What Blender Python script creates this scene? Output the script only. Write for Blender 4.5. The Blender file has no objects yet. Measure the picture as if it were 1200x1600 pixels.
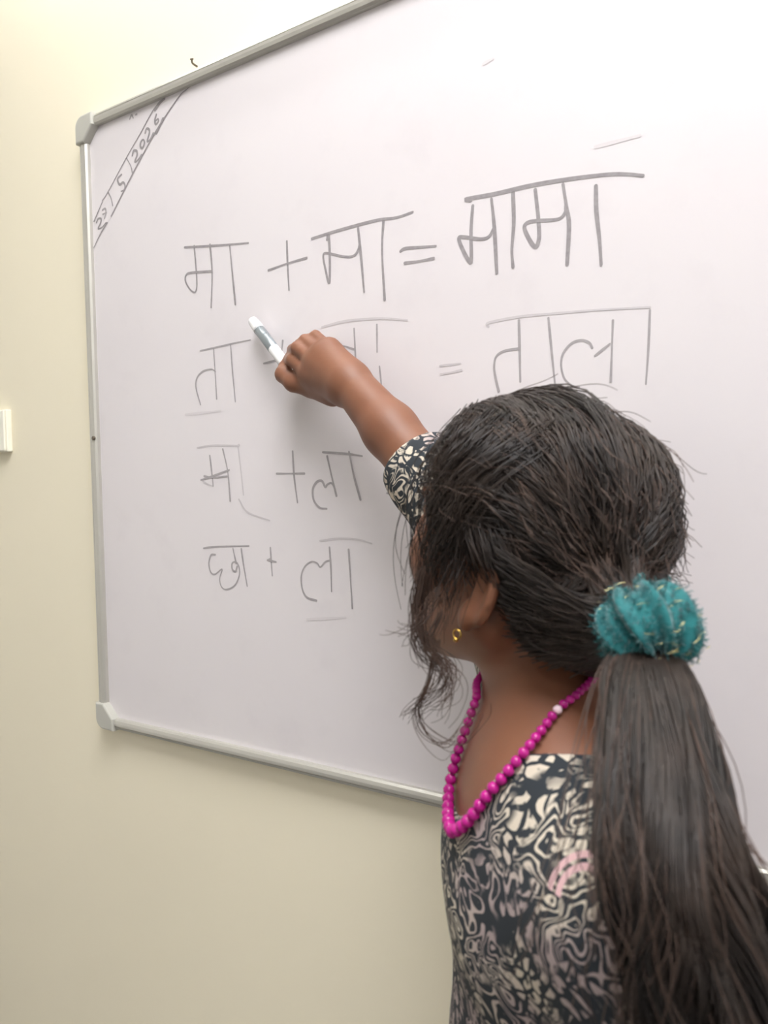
import bpy, bmesh, math, random
import numpy as np
from mathutils import Vector, Matrix
random.seed(4); rng = np.random.default_rng(7)
PI = math.pi
scn = bpy.context.scene
COL = scn.collection

# ------------------------------------------------------------------ camera
F = 1200.0                                                # focal length in pixels of a 1200 x 1600 frame
RIGHT = np.array([0.83660592, 0.54739905, -0.02109078])   # camera axes in the room
UP = np.array([-0.00279596, 0.04276683, 0.99908117])
FWD = np.array([-0.54779807, 0.83577825, -0.03730949])
PANEL_Y = -0.012                                          # writing surface; the wall is y = 0
CAM = np.array([0.0, PANEL_Y - 0.730676, 1.19])
cam_d = bpy.data.cameras.new('camera'); cam = bpy.data.objects.new('camera', cam_d); COL.objects.link(cam)
m = Matrix.Identity(4)
for i in range(3):
    m[i][0] = RIGHT[i]; m[i][1] = UP[i]; m[i][2] = -FWD[i]; m[i][3] = CAM[i]
cam.matrix_world = m
cam_d.sensor_fit = 'VERTICAL'; cam_d.sensor_height = 24.0; cam_d.lens = 24.0 * F / 1600.0
cam_d.clip_start = 0.02
cam_d.dof.use_dof = True; cam_d.dof.focus_distance = 0.95; cam_d.dof.aperture_fstop = 6.0
scn.camera = cam

# ------------------------------------------------------------------ world, exposure, lamps
w = bpy.data.worlds.new('world'); scn.world = w; w.use_nodes = True
w.node_tree.nodes['Background'].inputs[0].default_value = (1.0, 0.96, 0.9, 1)
w.node_tree.nodes['Background'].inputs[1].default_value = 0.3
scn.view_settings.view_transform = 'Standard'; scn.view_settings.look = 'None'
scn.view_settings.gamma = 1.0; scn.view_settings.use_curve_mapping = False
scn.view_settings.exposure = 0.2
TUBE = dict(x=-0.62, y=-0.085, z=2.22, length=1.2, power=9.5)       # tube lamp on the board wall
PANELS = [dict(x=0.05, y=-0.88, size=0.9, power=38.0, label='flat square ceiling panel lamp above the girl'),
          dict(x=1.15, y=-2.5, size=0.9, power=18.0, label='flat square ceiling panel lamp added as unseen fill at the back of the room')]  # back panel is an added lamp, fills the shade right of the girl

# ------------------------------------------------------------------ helpers
def P(px, py, depth):
    return CAM + depth * (FWD + (px - 600.0) / F * RIGHT + (800.0 - py) / F * UP)
def PB(px, py, off):                                      # on the sight line, `off` in front of the board panel
    r = FWD + (px - 600.0) / F * RIGHT + (800.0 - py) / F * UP
    return CAM + r * ((PANEL_Y - off - CAM[1]) / r[1])
def nrm(v): v = np.asarray(v, float); return v / np.linalg.norm(v)
def s2l(r, g, b):
    f = lambda c: (c / 255 / 12.92) if c / 255 <= 0.04045 else ((c / 255 + 0.055) / 1.055) ** 2.4
    return (f(r), f(g), f(b), 1.0)

def tag(o, label=None, cat=None, group=None, kind=None):
    if label: o['label'] = label
    if cat: o['category'] = cat
    if group: o['group'] = group
    if kind: o['kind'] = kind
    return o
def empty(name, loc, label, cat, group=None):
    o = bpy.data.objects.new(name, None); COL.objects.link(o); o.location = Vector(loc); o.empty_display_size = 0.05
    return tag(o, label, cat, group)
def origin_of(o):
    p = np.zeros(3)
    while o is not None: p = p + np.array(o.location); o = o.parent
    return p
def link(name, me, mat=None, parent=None, smooth=True, loc=None):
    """me holds room coordinates; the object is placed under its parent (or at loc) without moving the shape"""
    o = bpy.data.objects.new(name, me); COL.objects.link(o)
    if parent is not None: o.parent = parent; off = origin_of(parent)
    else: off = np.zeros(3)
    if loc is not None:
        o.location = Vector(np.array(loc) - off); off = np.array(loc, float)
    if np.any(off):
        me.transform(Matrix.Translation(Vector(-off)))
    if mat: me.materials.append(mat)
    if smooth and len(me.polygons):
        me.polygons.foreach_set('use_smooth', np.ones(len(me.polygons), bool))
    return o
def mesh_np(name, v, f):
    me = bpy.data.meshes.new(name)
    v = np.asarray(v, np.float32); f = np.asarray(f, np.int32)
    n, k = f.shape
    me.vertices.add(len(v)); me.vertices.foreach_set('co', v.ravel())
    me.loops.add(n * k); me.loops.foreach_set('vertex_index', f.ravel())
    me.polygons.add(n); me.polygons.foreach_set('loop_start', np.arange(0, n * k, k, dtype=np.int32))
    me.update(calc_edges=True); me.validate()
    return me
def bm_mesh(name, bm):
    me = bpy.data.meshes.new(name); bm.normal_update(); bm.to_mesh(me); bm.free(); return me
def box_bm(lo, hi, bevel=0.0, seg=2, bm=None):
    b = bmesh.new()
    r = bmesh.ops.create_cube(b, size=1.0)
    lo = np.array(lo); hi = np.array(hi); c = (lo + hi) / 2; s = hi - lo
    for v in b.verts: v.co = Vector((v.co.x * s[0] + c[0], v.co.y * s[1] + c[1], v.co.z * s[2] + c[2]))
    if bevel: bmesh.ops.bevel(b, geom=b.edges[:], offset=bevel, segments=seg, profile=0.5, affect='EDGES')
    return b
def sweep(pts, radii, sides=8, cap=True):
    """tube along pts; returns verts, quads"""
    pts = np.asarray(pts, float); n = len(pts)
    radii = np.broadcast_to(np.asarray(radii, float), (n,))
    tan = np.gradient(pts, axis=0); tan /= np.linalg.norm(tan, axis=1)[:, None] + 1e-12
    ref = np.array([0, 0, 1.0]) if abs(tan[0, 2]) < 0.9 else np.array([1.0, 0, 0])
    V = []; 
    a = nrm(np.cross(tan[0], ref))
    for i in range(n):
        a = a - tan[i] * (a @ tan[i]); a = nrm(a); b = np.cross(tan[i], a)
        th = np.arange(sides) * 2 * PI / sides
        V.append(pts[i] + radii[i] * (np.cos(th)[:, None] * a + np.sin(th)[:, None] * b))
    V = np.concatenate(V); Fq = []
    for i in range(n - 1):
        for j in range(sides):
            k = (j + 1) % sides
            Fq.append((i * sides + j, i * sides + k, (i + 1) * sides + k, (i + 1) * sides + j))
    if cap:
        c0 = len(V); V = np.vstack([V, pts[0], pts[-1]])
        for j in range(sides):
            k = (j + 1) % sides
            Fq.append((c0, k, j, c0)); Fq.append((c0 + 1, (n - 1) * sides + j, (n - 1) * sides + k, c0 + 1))
    return V, Fq
def mesh_py(name, V, faces):
    me = bpy.data.meshes.new(name)
    fs = []
    for f in faces:
        g = []
        for i in f:
            if i not in g: g.append(int(i))
        fs.append(g)
    me.from_pydata([tuple(map(float, p)) for p in V], [], fs); me.update(); return me
def catmull(pts, per=8):
    p = np.asarray(pts, float)
    if len(p) < 3: 
        t = np.linspace(0, 1, per + 1)[:, None]; return p[0] * (1 - t) + p[-1] * t
    q = np.vstack([2 * p[0] - p[1], p, 2 * p[-1] - p[-2]]); out = []
    for i in range(1, len(q) - 2):
        t = np.linspace(0, 1, per, endpoint=False)[:, None]
        a, b, c, d = q[i - 1], q[i], q[i + 1], q[i + 2]
        out.append(0.5 * (2 * b + (c - a) * t + (2 * a - 5 * b + 4 * c - d) * t ** 2 + (3 * b - a - 3 * c + d) * t ** 3))
    return np.vstack(out + [p[-1:]])

# ------------------------------------------------------------------ materials
class N:
    def __init__(s, name):
        s.m = bpy.data.materials.new(name); s.m.use_nodes = True; s.t = s.m.node_tree
        s.b = s.t.nodes['Principled BSDF']; s.out = s.t.nodes['Material Output']
    def n(s, typ, **kw):
        nd = s.t.nodes.new(typ)
        for k, v in kw.items():
            if k.startswith('i_'):
                key = k[2:]; key = int(key) if key.isdigit() else key.replace('_', ' ')
                nd.inputs[key].default_value = v
            else: setattr(nd, k, v)
        return nd
    def l(s, a, b): s.t.links.new(a, b)
    def coord(s, kind='Object'): return s.n('ShaderNodeTexCoord').outputs[kind]
    def math(s, op, a, b=None, clamp=False):
        nd = s.n('ShaderNodeMath', operation=op, use_clamp=clamp)
        for i, x in enumerate((a, b)):
            if x is None: continue
            if isinstance(x, (int, float)): nd.inputs[i].default_value = x
            else: s.l(x, nd.inputs[i])
        return nd.outputs[0]
    def ramp(s, fac, stops, interp='LINEAR'):
        r = s.n('ShaderNodeValToRGB'); r.color_ramp.interpolation = interp
        e = r.color_ramp.elements
        while len(e) > 1: e.remove(e[-1])
        e[0].position, e[0].color = stops[0]
        for p, c in stops[1:]:
            x = e.new(p); x.color = c
        s.l(fac, r.inputs[0]); return r.outputs[0]
    def mix(s, fac, a, b):
        nd = s.n('ShaderNodeMix', data_type='RGBA')
        for key, x in ((0, fac), (6, a), (7, b)):
            if isinstance(x, (int, float, tuple)): nd.inputs[key].default_value = x
            else: s.l(x, nd.inputs[key])
        return nd.outputs[2]
    def bump(s, h, strength, dist=0.002):
        b = s.n('ShaderNodeBump'); b.inputs['Strength'].default_value = strength; b.inputs['Distance'].default_value = dist
        s.l(h, b.inputs['Height']); s.l(b.outputs[0], s.b.inputs['Normal'])
    def set(s, **kw):
        for k, v in kw.items():
            key = k.replace('_', ' ')
            if isinstance(v, (int, float, tuple)): s.b.inputs[key].default_value = v
            else: s.l(v, s.b.inputs[key])
        return s.m

def mat_paint(name, rgb, rough=0.75, var=0.05, scale=6.0, bump=0.12):
    x = N(name); c = x.coord()
    nz = x.n('ShaderNodeTexNoise', i_Scale=scale, i_Detail=4.0); x.l(c, nz.inputs['Vector'])
    base = s2l(*rgb); dk = tuple(v * (1 - var) for v in base[:3]) + (1,)
    col = x.mix(nz.outputs[0], dk, base)
    nb = x.n('ShaderNodeTexNoise', i_Scale=140.0, i_Detail=3.0); x.l(c, nb.inputs['Vector'])
    x.bump(nb.outputs[0], bump, 0.001)
    return x.set(Base_Color=col, Roughness=rough)
M = {}
M['wall'] = mat_paint('cream_wall_paint', (248, 240, 216), 0.7, 0.04, 5.0)
M['side_wall'] = mat_paint('pale_wall_paint', (232, 231, 228), 0.7, 0.03, 5.0)
M['ceiling'] = mat_paint('white_ceiling_paint', (240, 238, 230), 0.85, 0.02)
M['floor'] = mat_paint('floor_tile', (104, 100, 96), 0.4, 0.12, 3.0, 0.03)

def mat_board():
    x = N('whiteboard_enamel'); c = x.coord()
    n1 = x.n('ShaderNodeTexNoise', i_Scale=3.0, i_Detail=3.0); x.l(c, n1.inputs['Vector'])
    n2 = x.n('ShaderNodeTexNoise', i_Scale=14.0, i_Detail=5.0, i_Roughness=0.6); x.l(c, n2.inputs['Vector'])
    col = x.mix(x.math('MULTIPLY', n1.outputs[0], 1.0), s2l(222, 216, 219), s2l(233, 228, 229))
    sm = x.ramp(n2.outputs[0], [(0.55, (0, 0, 0, 1)), (0.75, (1, 1, 1, 1))])
    col = x.mix(x.math('MULTIPLY', sm, 0.18), col, s2l(205, 198, 202))
    return x.set(Base_Color=col, Roughness=0.28, Coat_Weight=0.25, Coat_Roughness=0.12)
M['board'] = mat_board()
def mat_metal(name, rgb, rough, metallic=1.0):
    x = N(name); c = x.coord()
    n1 = x.n('ShaderNodeTexNoise', i_Scale=60.0, i_Detail=2.0); x.l(c, n1.inputs['Vector'])
    r = x.math('ADD', x.math('MULTIPLY', n1.outputs[0], 0.12), rough - 0.06)
    return x.set(Base_Color=s2l(*rgb), Metallic=metallic, Roughness=r)
M['alu'] = mat_metal('anodised_aluminium', (204, 202, 194), 0.34, 0.55)
M['cap'] = mat_metal('grey_plastic_cap', (190, 189, 180), 0.35, 0.0)
M['steel'] = mat_metal('dull_steel', (120, 112, 100), 0.4, 0.9)
def mat_ink(name, a, rgb=(70, 64, 66)):
    x = N(name); c = x.coord()
    n1 = x.n('ShaderNodeTexNoise', i_Scale=220.0, i_Detail=2.0); x.l(c, n1.inputs['Vector'])
    r = np.array(s2l(*rgb)[:3]); b = np.array(s2l(226, 220, 222)[:3])
    lo = tuple(b + (r - b) * min(1, a * 1.2)) + (1,); hi = tuple(b + (r - b) * max(0, a * 0.8)) + (1,)
    return x.set(Base_Color=x.mix(n1.outputs[0], lo, hi), Roughness=0.45)
M['ink_dark'] = mat_ink('marker_ink', 0.62)
M['ink_mid'] = mat_ink('marker_ink_thin', 0.52)
M['ink_faint'] = mat_ink('marker_ink_faded', 0.22)
M['ink_ghost'] = mat_ink('marker_ink_wiped', 0.10)

def mat_skin():
    x = N('brown_skin'); c = x.coord()
    n1 = x.n('ShaderNodeTexNoise', i_Scale=18.0, i_Detail=4.0); x.l(c, n1.inputs['Vector'])
    n2 = x.n('ShaderNodeTexNoise', i_Scale=500.0, i_Detail=2.0); x.l(c, n2.inputs['Vector'])
    col = x.mix(n1.outputs[0], s2l(116, 72, 51), s2l(140, 94, 69))
    x.bump(n2.outputs[0], 0.08, 0.0006)
    m_ = x.set(Base_Color=col, Roughness=0.5, Subsurface_Weight=0.12)
    x.b.inputs['Subsurface Radius'].default_value = (0.008, 0.003, 0.002); x.b.inputs['Subsurface Scale'].default_value = 0.6
    return m_
M['skin'] = mat_skin()
M['nail'] = mat_metal('fingernail', (196, 150, 130), 0.3, 0.0)
M['eye_white'] = mat_metal('eye_white', (225, 220, 212), 0.15, 0.0)
M['iris'] = mat_metal('dark_iris', (35, 22, 16), 0.12, 0.0)
M['lips'] = mat_metal('lip_skin', (140, 78, 68), 0.4, 0.0)
def mat_hair(name, a, b, rough):
    x = N(name); c = x.coord()
    n1 = x.n('ShaderNodeTexNoise', i_Scale=28.0, i_Detail=3.0); x.l(c, n1.inputs['Vector'])
    f = x.ramp(n1.outputs[0], [(0.35, (0, 0, 0, 1)), (0.68, (1, 1, 1, 1))])
    return x.set(Base_Color=x.mix(f, s2l(*a), s2l(*b)), Roughness=rough, Specular_IOR_Level=0.5)
M['hair'] = mat_hair('dark_hair', (31, 25, 22), (60, 48, 41), 0.40)
M['hair_tail'] = mat_hair('dark_ponytail_hair', (22, 18, 16), (56, 45, 39), 0.46)
M['hair_base'] = mat_hair('dark_hair_under', (24, 19, 17), (38, 30, 27), 0.6)
M['hair_wisp'] = mat_hair('brown_hair_ends', (62, 47, 40), (96, 76, 66), 0.5)

def mat_dress():
    x = N('block_print_cotton'); c = x.coord()
    wv = x.n('ShaderNodeTexNoise', i_Scale=26.0, i_Detail=2.0); x.l(c, wv.inputs['Vector'])
    add = x.n('ShaderNodeVectorMath', operation='MULTIPLY_ADD'); x.l(wv.outputs['Color'], add.inputs[0])
    add.inputs[1].default_value = (0.03, 0.03, 0.03); x.l(c, add.inputs[2])
    co = add.outputs[0]
    v1 = x.n('ShaderNodeTexVoronoi', feature='F1', i_Scale=42.0); x.l(co, v1.inputs['Vector'])
    scr = x.n('ShaderNodeTexNoise', i_Scale=36.0, i_Detail=0.5, i_Distortion=1.2); x.l(co, scr.inputs['Vector'])
    rings = x.math('SINE', x.math('ADD', x.math('MULTIPLY', scr.outputs[0], 52.0), x.math('MULTIPLY', v1.outputs['Distance'], 9.0)))
    v2 = x.n('ShaderNodeTexVoronoi', feature='DISTANCE_TO_EDGE', i_Scale=105.0); x.l(co, v2.inputs['Vector'])
    petals = x.math('GREATER_THAN', v2.outputs['Distance'], 0.13)
    n1 = x.n('ShaderNodeTexNoise', i_Scale=30.0, i_Detail=1.0); x.l(c, n1.inputs['Vector'])
    sel = x.ramp(n1.outputs[0], [(0.46, (0, 0, 0, 1)), (0.54, (1, 1, 1, 1))])
    ringm = x.ramp(rings, [(0.35, (0, 0, 0, 1)), (0.6, (1, 1, 1, 1))])
    n3 = x.n('ShaderNodeTexNoise', i_Scale=120.0, i_Detail=2.0); x.l(co, n3.inputs['Vector'])
    cut = x.ramp(n3.outputs[0], [(0.40, (0, 0, 0, 1)), (0.47, (1, 1, 1, 1))])
    pm = x.math('MULTIPLY', petals, cut)
    mask = x.mix(sel, ringm, pm)
    n4 = x.n('ShaderNodeTexNoise', i_Scale=22.0, i_Detail=1.0); x.l(c, n4.inputs['Vector'])
    gap = x.ramp(n4.outputs[0], [(0.30, (0, 0, 0, 1)), (0.36, (1, 1, 1, 1))])
    mask = x.math('MULTIPLY', mask, gap)
    n5 = x.n('ShaderNodeTexNoise', i_Scale=16.0, i_Detail=1.0); x.l(c, n5.inputs['Vector'])
    cream = x.mix(x.ramp(n5.outputs[0], [(0.45, (0, 0, 0, 1)), (0.6, (1, 1, 1, 1))]), s2l(204, 193, 176), s2l(168, 152, 150))
    col = x.mix(mask, s2l(38, 44, 50), cream)
    for key, rad in (('arc_a', .0215), ('arc_b', .0150)):        # two printed pink arches
        dd = x.n('ShaderNodeVectorMath', operation='DISTANCE'); x.l(c, dd.inputs[0]); dd.name = 'arch_' + key
        band = x.math('LESS_THAN', x.math('ABSOLUTE', x.math('SUBTRACT', dd.outputs['Value'], rad)), .0020)
        sp = x.n('ShaderNodeSeparateXYZ'); x.l(c, sp.inputs[0])
        up_ = x.math('GREATER_THAN', sp.outputs[2], 0.0); up_.node.name = 'above_' + key
        col = x.mix(x.math('MULTIPLY', band, up_), col, s2l(206, 168, 170))
    wve = x.n('ShaderNodeTexNoise', i_Scale=900.0); x.l(c, wve.inputs['Vector'])
    x.bump(wve.outputs[0], 0.15, 0.0006)
    return x.set(Base_Color=col, Roughness=0.85)
M['dress'] = mat_dress()
def mat_teal():
    x = N('teal_velvet'); c = x.coord()
    n1 = x.n('ShaderNodeTexNoise', i_Scale=60.0, i_Detail=3.0); x.l(c, n1.inputs['Vector'])
    n2 = x.n('ShaderNodeTexNoise', i_Scale=800.0, i_Detail=2.0); x.l(c, n2.inputs['Vector'])
    x.bump(n2.outputs[0], 0.5, 0.001)
    return x.set(Base_Color=x.mix(n1.outputs[0], s2l(8, 78, 84), s2l(26, 124, 126)), Roughness=0.8, Sheen_Weight=0.6, Sheen_Roughness=0.4)
M['teal'] = mat_teal()
M['lurex'] = mat_metal('gold_thread', (235, 225, 170), 0.2, 1.0)
def mat_bead():
    x = N('magenta_bead'); c = x.coord()
    n1 = x.n('ShaderNodeTexNoise', i_Scale=90.0); x.l(c, n1.inputs['Vector'])
    return x.set(Base_Color=x.mix(n1.outputs[0], s2l(178, 18, 128), s2l(226, 44, 166)), Roughness=0.18, Transmission_Weight=0.25, IOR=1.45)
M['bead'] = mat_bead()
M['bead_pale'] = mat_metal('pale_crystal_bead', (245, 215, 225), 0.08, 0.0)
M['cord'] = mat_metal('magenta_thread', (150, 20, 110), 0.6, 0.0)
M['marker_white'] = mat_metal('white_marker_plastic', (238, 238, 238), 0.2, 0.0)
M['marker_label'] = mat_metal('silver_marker_label', (150, 158, 162), 0.3, 0.5)
M['marker_nib'] = mat_metal('dark_marker_end', (60, 58, 58), 0.5, 0.0)
M['gold'] = mat_metal('gold_metal', (220, 180, 90), 0.2, 1.0)
M['switch'] = mat_metal('white_switch_plastic', (250, 247, 232), 0.3, 0.0)
def mat_emit(name, rgb, st):
    x = N(name); return x.set(Base_Color=(1, 1, 1, 1), Emission_Color=rgb, Emission_Strength=st)

# ------------------------------------------------------------------ the room
def slab(name, lo, hi, mat, kind='structure'):
    o = link(name, bm_mesh(name, box_bm(lo, hi)), mat, smooth=False, loc=((lo[0] + hi[0]) / 2, (lo[1] + hi[1]) / 2, lo[2]))
    return tag(o, kind=kind)
RX0, RX1, RY0, RH = -2.1, 2.0, -3.6, 2.75
slab('floor', (RX0, RY0, -0.1), (RX1, 0, 0), M['floor'])
slab('ceiling', (RX0, RY0, RH), (RX1, 0, RH + 0.1), M['ceiling'])
slab('wall_front', (RX0 - .1, 0, 0), (RX1 + .1, 0.12, RH), M['wall'])
slab('wall_left', (RX0 - .1, RY0, 0), (RX0, 0, RH), M['side_wall'])
slab('wall_right', (RX1, RY0, 0), (RX1 + .1, 0, RH), M['side_wall'])
slab('wall_back', (RX0 - .1, RY0 - .1, 0), (RX1 + .1, RY0, RH), M['side_wall'])
slab('baseboard_front', (RX0, -0.012, 0), (RX1, 0, 0.09), M['ceiling'])

# ------------------------------------------------------------------ lamps as objects
def tube_lamp():
    t = TUBE; L = t['length']
    e = empty('tube_lamp', (t['x'], 0, t['z']), 'slim white tube lamp fixed to the wall above the whiteboard', 'lamp')
    link('housing', bm_mesh('housing', box_bm((t['x'] - L / 2 - .03, -0.035, t['z'] - .022), (t['x'] + L / 2 + .03, 0, t['z'] + .022), .004)), M['switch'], e, False)
    for s in (-1, 1):
        cx = t['x'] + s * (L / 2 + .012)
        link('end_holder', bm_mesh('end_holder', box_bm((cx - .012, t['y'] - .018, t['z'] - .018), (cx + .012, -0.03, t['z'] + .018), .004)), M['switch'], e, False)
    V, Q = sweep([(t['x'] - L / 2, t['y'], t['z']), (t['x'] + L / 2, t['y'], t['z'])], .013, 14)
    area = 2 * PI * .013 * L
    link('glass_tube', mesh_py('glass_tube', V, Q), mat_emit('tube_glow', (0.97, 0.98, 1.0, 1), t['power'] / (PI * area)), e)
tube_lamp()
def ceiling_lamp(b):
    s = b['size'] / 2
    e = empty('ceiling_lamp', (b['x'], b['y'], RH), b['label'], 'lamp', 'ceiling panel lamps')
    link('lamp_frame', bm_mesh('lamp_frame', box_bm((b['x'] - s - .02, b['y'] - s - .02, RH - .05), (b['x'] + s + .02, b['y'] + s + .02, RH), .005)), M['switch'], e, False)
    link('diffuser', bm_mesh('diffuser', box_bm((b['x'] - s, b['y'] - s, RH - .056), (b['x'] + s, b['y'] + s, RH - .0502))),
         mat_emit('panel_glow', (0.98, 0.975, 1.0, 1), b['power'] / (PI * (2 * s) ** 2)), e, False)
for b_ in PANELS: ceiling_lamp(b_)

# ------------------------------------------------------------------ whiteboard
BX0, BZ0 = -0.982225, CAM[2] - 0.342269          # inner lower-left corner of the writing surface
BW, BH, RW, RD = 2.05, 0.870, 0.0165, 0.021      # inner width and height, rail width and depth
BX1, BZ1 = BX0 + BW, BZ0 + BH
board = empty('whiteboard', (BX0 + BW / 2, 0, BZ0), 'large white marker board in a grey aluminium frame on the cream wall', 'whiteboard')
link('panel', bm_mesh('panel', box_bm((BX0 - .006, PANEL_Y, BZ0 - .006), (BX1 + .006, -0.002, BZ1 + .006))), M['board'], board, False)
def rail_profile():
    # (u across the rail from the inner edge outwards, d = distance from the wall)
    return [(0, .0122), (0, RD - .004), (.002, RD - .001), (.006, RD), (.0095, RD), (.0102, RD - .0022), (.0112, RD - .0022), (.0118, RD - .001), (RW - .002, RD - .002), (RW, RD - .006), (RW, 0.001), (.001, .001)]
def rail(p0, p1, outw, name='frame_rail'):
    pr = rail_profile(); V = []; Fq = []; n = len(pr); outw = np.array(outw, float)
    for p in (p0, p1):
        for u, d_ in pr:
            V.append(np.array(p) + outw * u + np.array([0, -d_, 0]))
    for j in range(n):
        k = (j + 1) % n; Fq.append((j, k, n + k, n + j))
    Fq.append(tuple(range(n))[::-1]); Fq.append(tuple(range(n, 2 * n)))
    me = bpy.data.meshes.new(name); me.from_pydata([tuple(v) for v in V], [], Fq); me.update()
    b = bmesh.new(); b.from_mesh(me); bmesh.ops.recalc_face_normals(b, faces=b.faces); b.to_mesh(me); b.free()
    return link(name, me, M['alu'], board, False)
g = 0.012
rail((BX0 + g, 0, BZ1), (BX1 - g, 0, BZ1), (0, 0, 1)); rail((BX0 + g, 0, BZ0), (BX1 - g, 0, BZ0), (0, 0, -1))
rail((BX0, 0, BZ0 + g), (BX0, 0, BZ1 - g), (-1, 0, 0)); rail((BX1, 0, BZ0 + g), (BX1, 0, BZ1 - g), (1, 0, 0))
def corner_cap(cx, cz, sx, sz):
    # outline in the wall plane: rounded outer corner, chamfered inner edge
    R = .017; o = RW + .0015; a = .021; pts = []
    for k in range(9):
        t = k / 8 * PI / 2
        pts.append((o - R + R * math.sin(t), o - R + R * math.cos(t)))
    pts += [(o, -a), (.000, -a), (-.003, -a + .003), (-a + .003, -.003), (-a, 0.0), (-a, o)]
    b = bmesh.new()
    vs = [b.verts.new((cx + sx * p[0], -0.0005, cz + sz * p[1])) for p in pts]
    f = b.faces.new(vs)
    r = bmesh.ops.extrude_face_region(b, geom=[f]); nv = [v for v in r['geom'] if isinstance(v, bmesh.types.BMVert)]
    for v in nv: v.co.y = -(RD + .0035)
    bmesh.ops.recalc_face_normals(b, faces=b.faces)
    fe = [e for e in b.edges if all(abs(v.co.y + RD + .0035) < 1e-6 for v in e.verts)]
    bmesh.ops.bevel(b, geom=fe, offset=.003, segments=3, profile=0.5, affect='EDGES')
    link('corner_cap', bm_mesh('corner_cap', b), M['cap'], board, False)
for cx, sx in ((BX0, -1), (BX1, 1)):
    for cz, sz in ((BZ0, -1), (BZ1, 1)): corner_cap(cx, cz, sx, sz)
def screw(px, py):
    c = PB(px, py, 0); z = c[2]
    V, Q = sweep([(BX0 - .003, -RD + .001, z), (BX0 - .003, -RD - .0015, z), (BX0 - .003, -RD - .002, z)], [.0032, .0032, .002], 10)
    link('screw', mesh_py('screw', V, Q), M['steel'], board)
screw(155, 685)

# handwriting: pen strokes given in photograph pixels are laid on the board plane
def stroke_mesh(name, strokes, width, mat):
    V = []; Fq = []
    for si, st in enumerate(strokes):
        wd = width * .88
        p = catmull([PB(x, y, 0) for x, y in st], 6)
        q = p[:, [0, 2]]; n = len(q)
        t = np.gradient(q, axis=0); t /= np.linalg.norm(t, axis=1)[:, None] + 1e-9
        nr = np.stack([-t[:, 1], t[:, 0]], 1)
        ww = wd * (1 + .18 * np.sin(np.linspace(0, 5, n) + len(V))) / 2
        # round ends
        q = np.vstack([q[:1] - t[:1] * wd * .45, q[:1] - t[:1] * wd * .25, q, q[-1:] + t[-1:] * wd * .25, q[-1:] + t[-1:] * wd * .45])
        nr = np.vstack([nr[:1], nr[:1], nr, nr[-1:], nr[-1:]]); ww = np.concatenate([[ww[0] * .35], [ww[0] * .8], ww, [ww[-1] * .9], [ww[-1] * .45]])
        b0 = len(V)
        for i in range(len(q)):
            for s in (-1, 1):
                c = q[i] + s * nr[i] * ww[i]; V.append((c[0], PANEL_Y - .0003 - si * .00007 - i * 1.5e-6, c[1]))
        for i in range(len(q) - 1):
            a = b0 + 2 * i; Fq.append((a, a + 1, a + 3, a + 2))
    me = mesh_py(name, V, Fq)
    return link(name, me, mat, board, False)
def Z(ox, oy, s, *strokes): return [[(ox + x * s, oy + y * s) for x, y in st] for st in strokes]
A2 = lambda *s: Z(250, 250, .375, *s)
B3 = lambda *s: Z(650, 180, .375, *s)
C4 = lambda *s: Z(270, 650, 1 / 3, *s)
D5 = lambda *s: Z(100, 150, .2, *s)
D_, M_, F_, G_ = 'ink_dark', 'ink_mid', 'ink_faint', 'ink_ghost'
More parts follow.
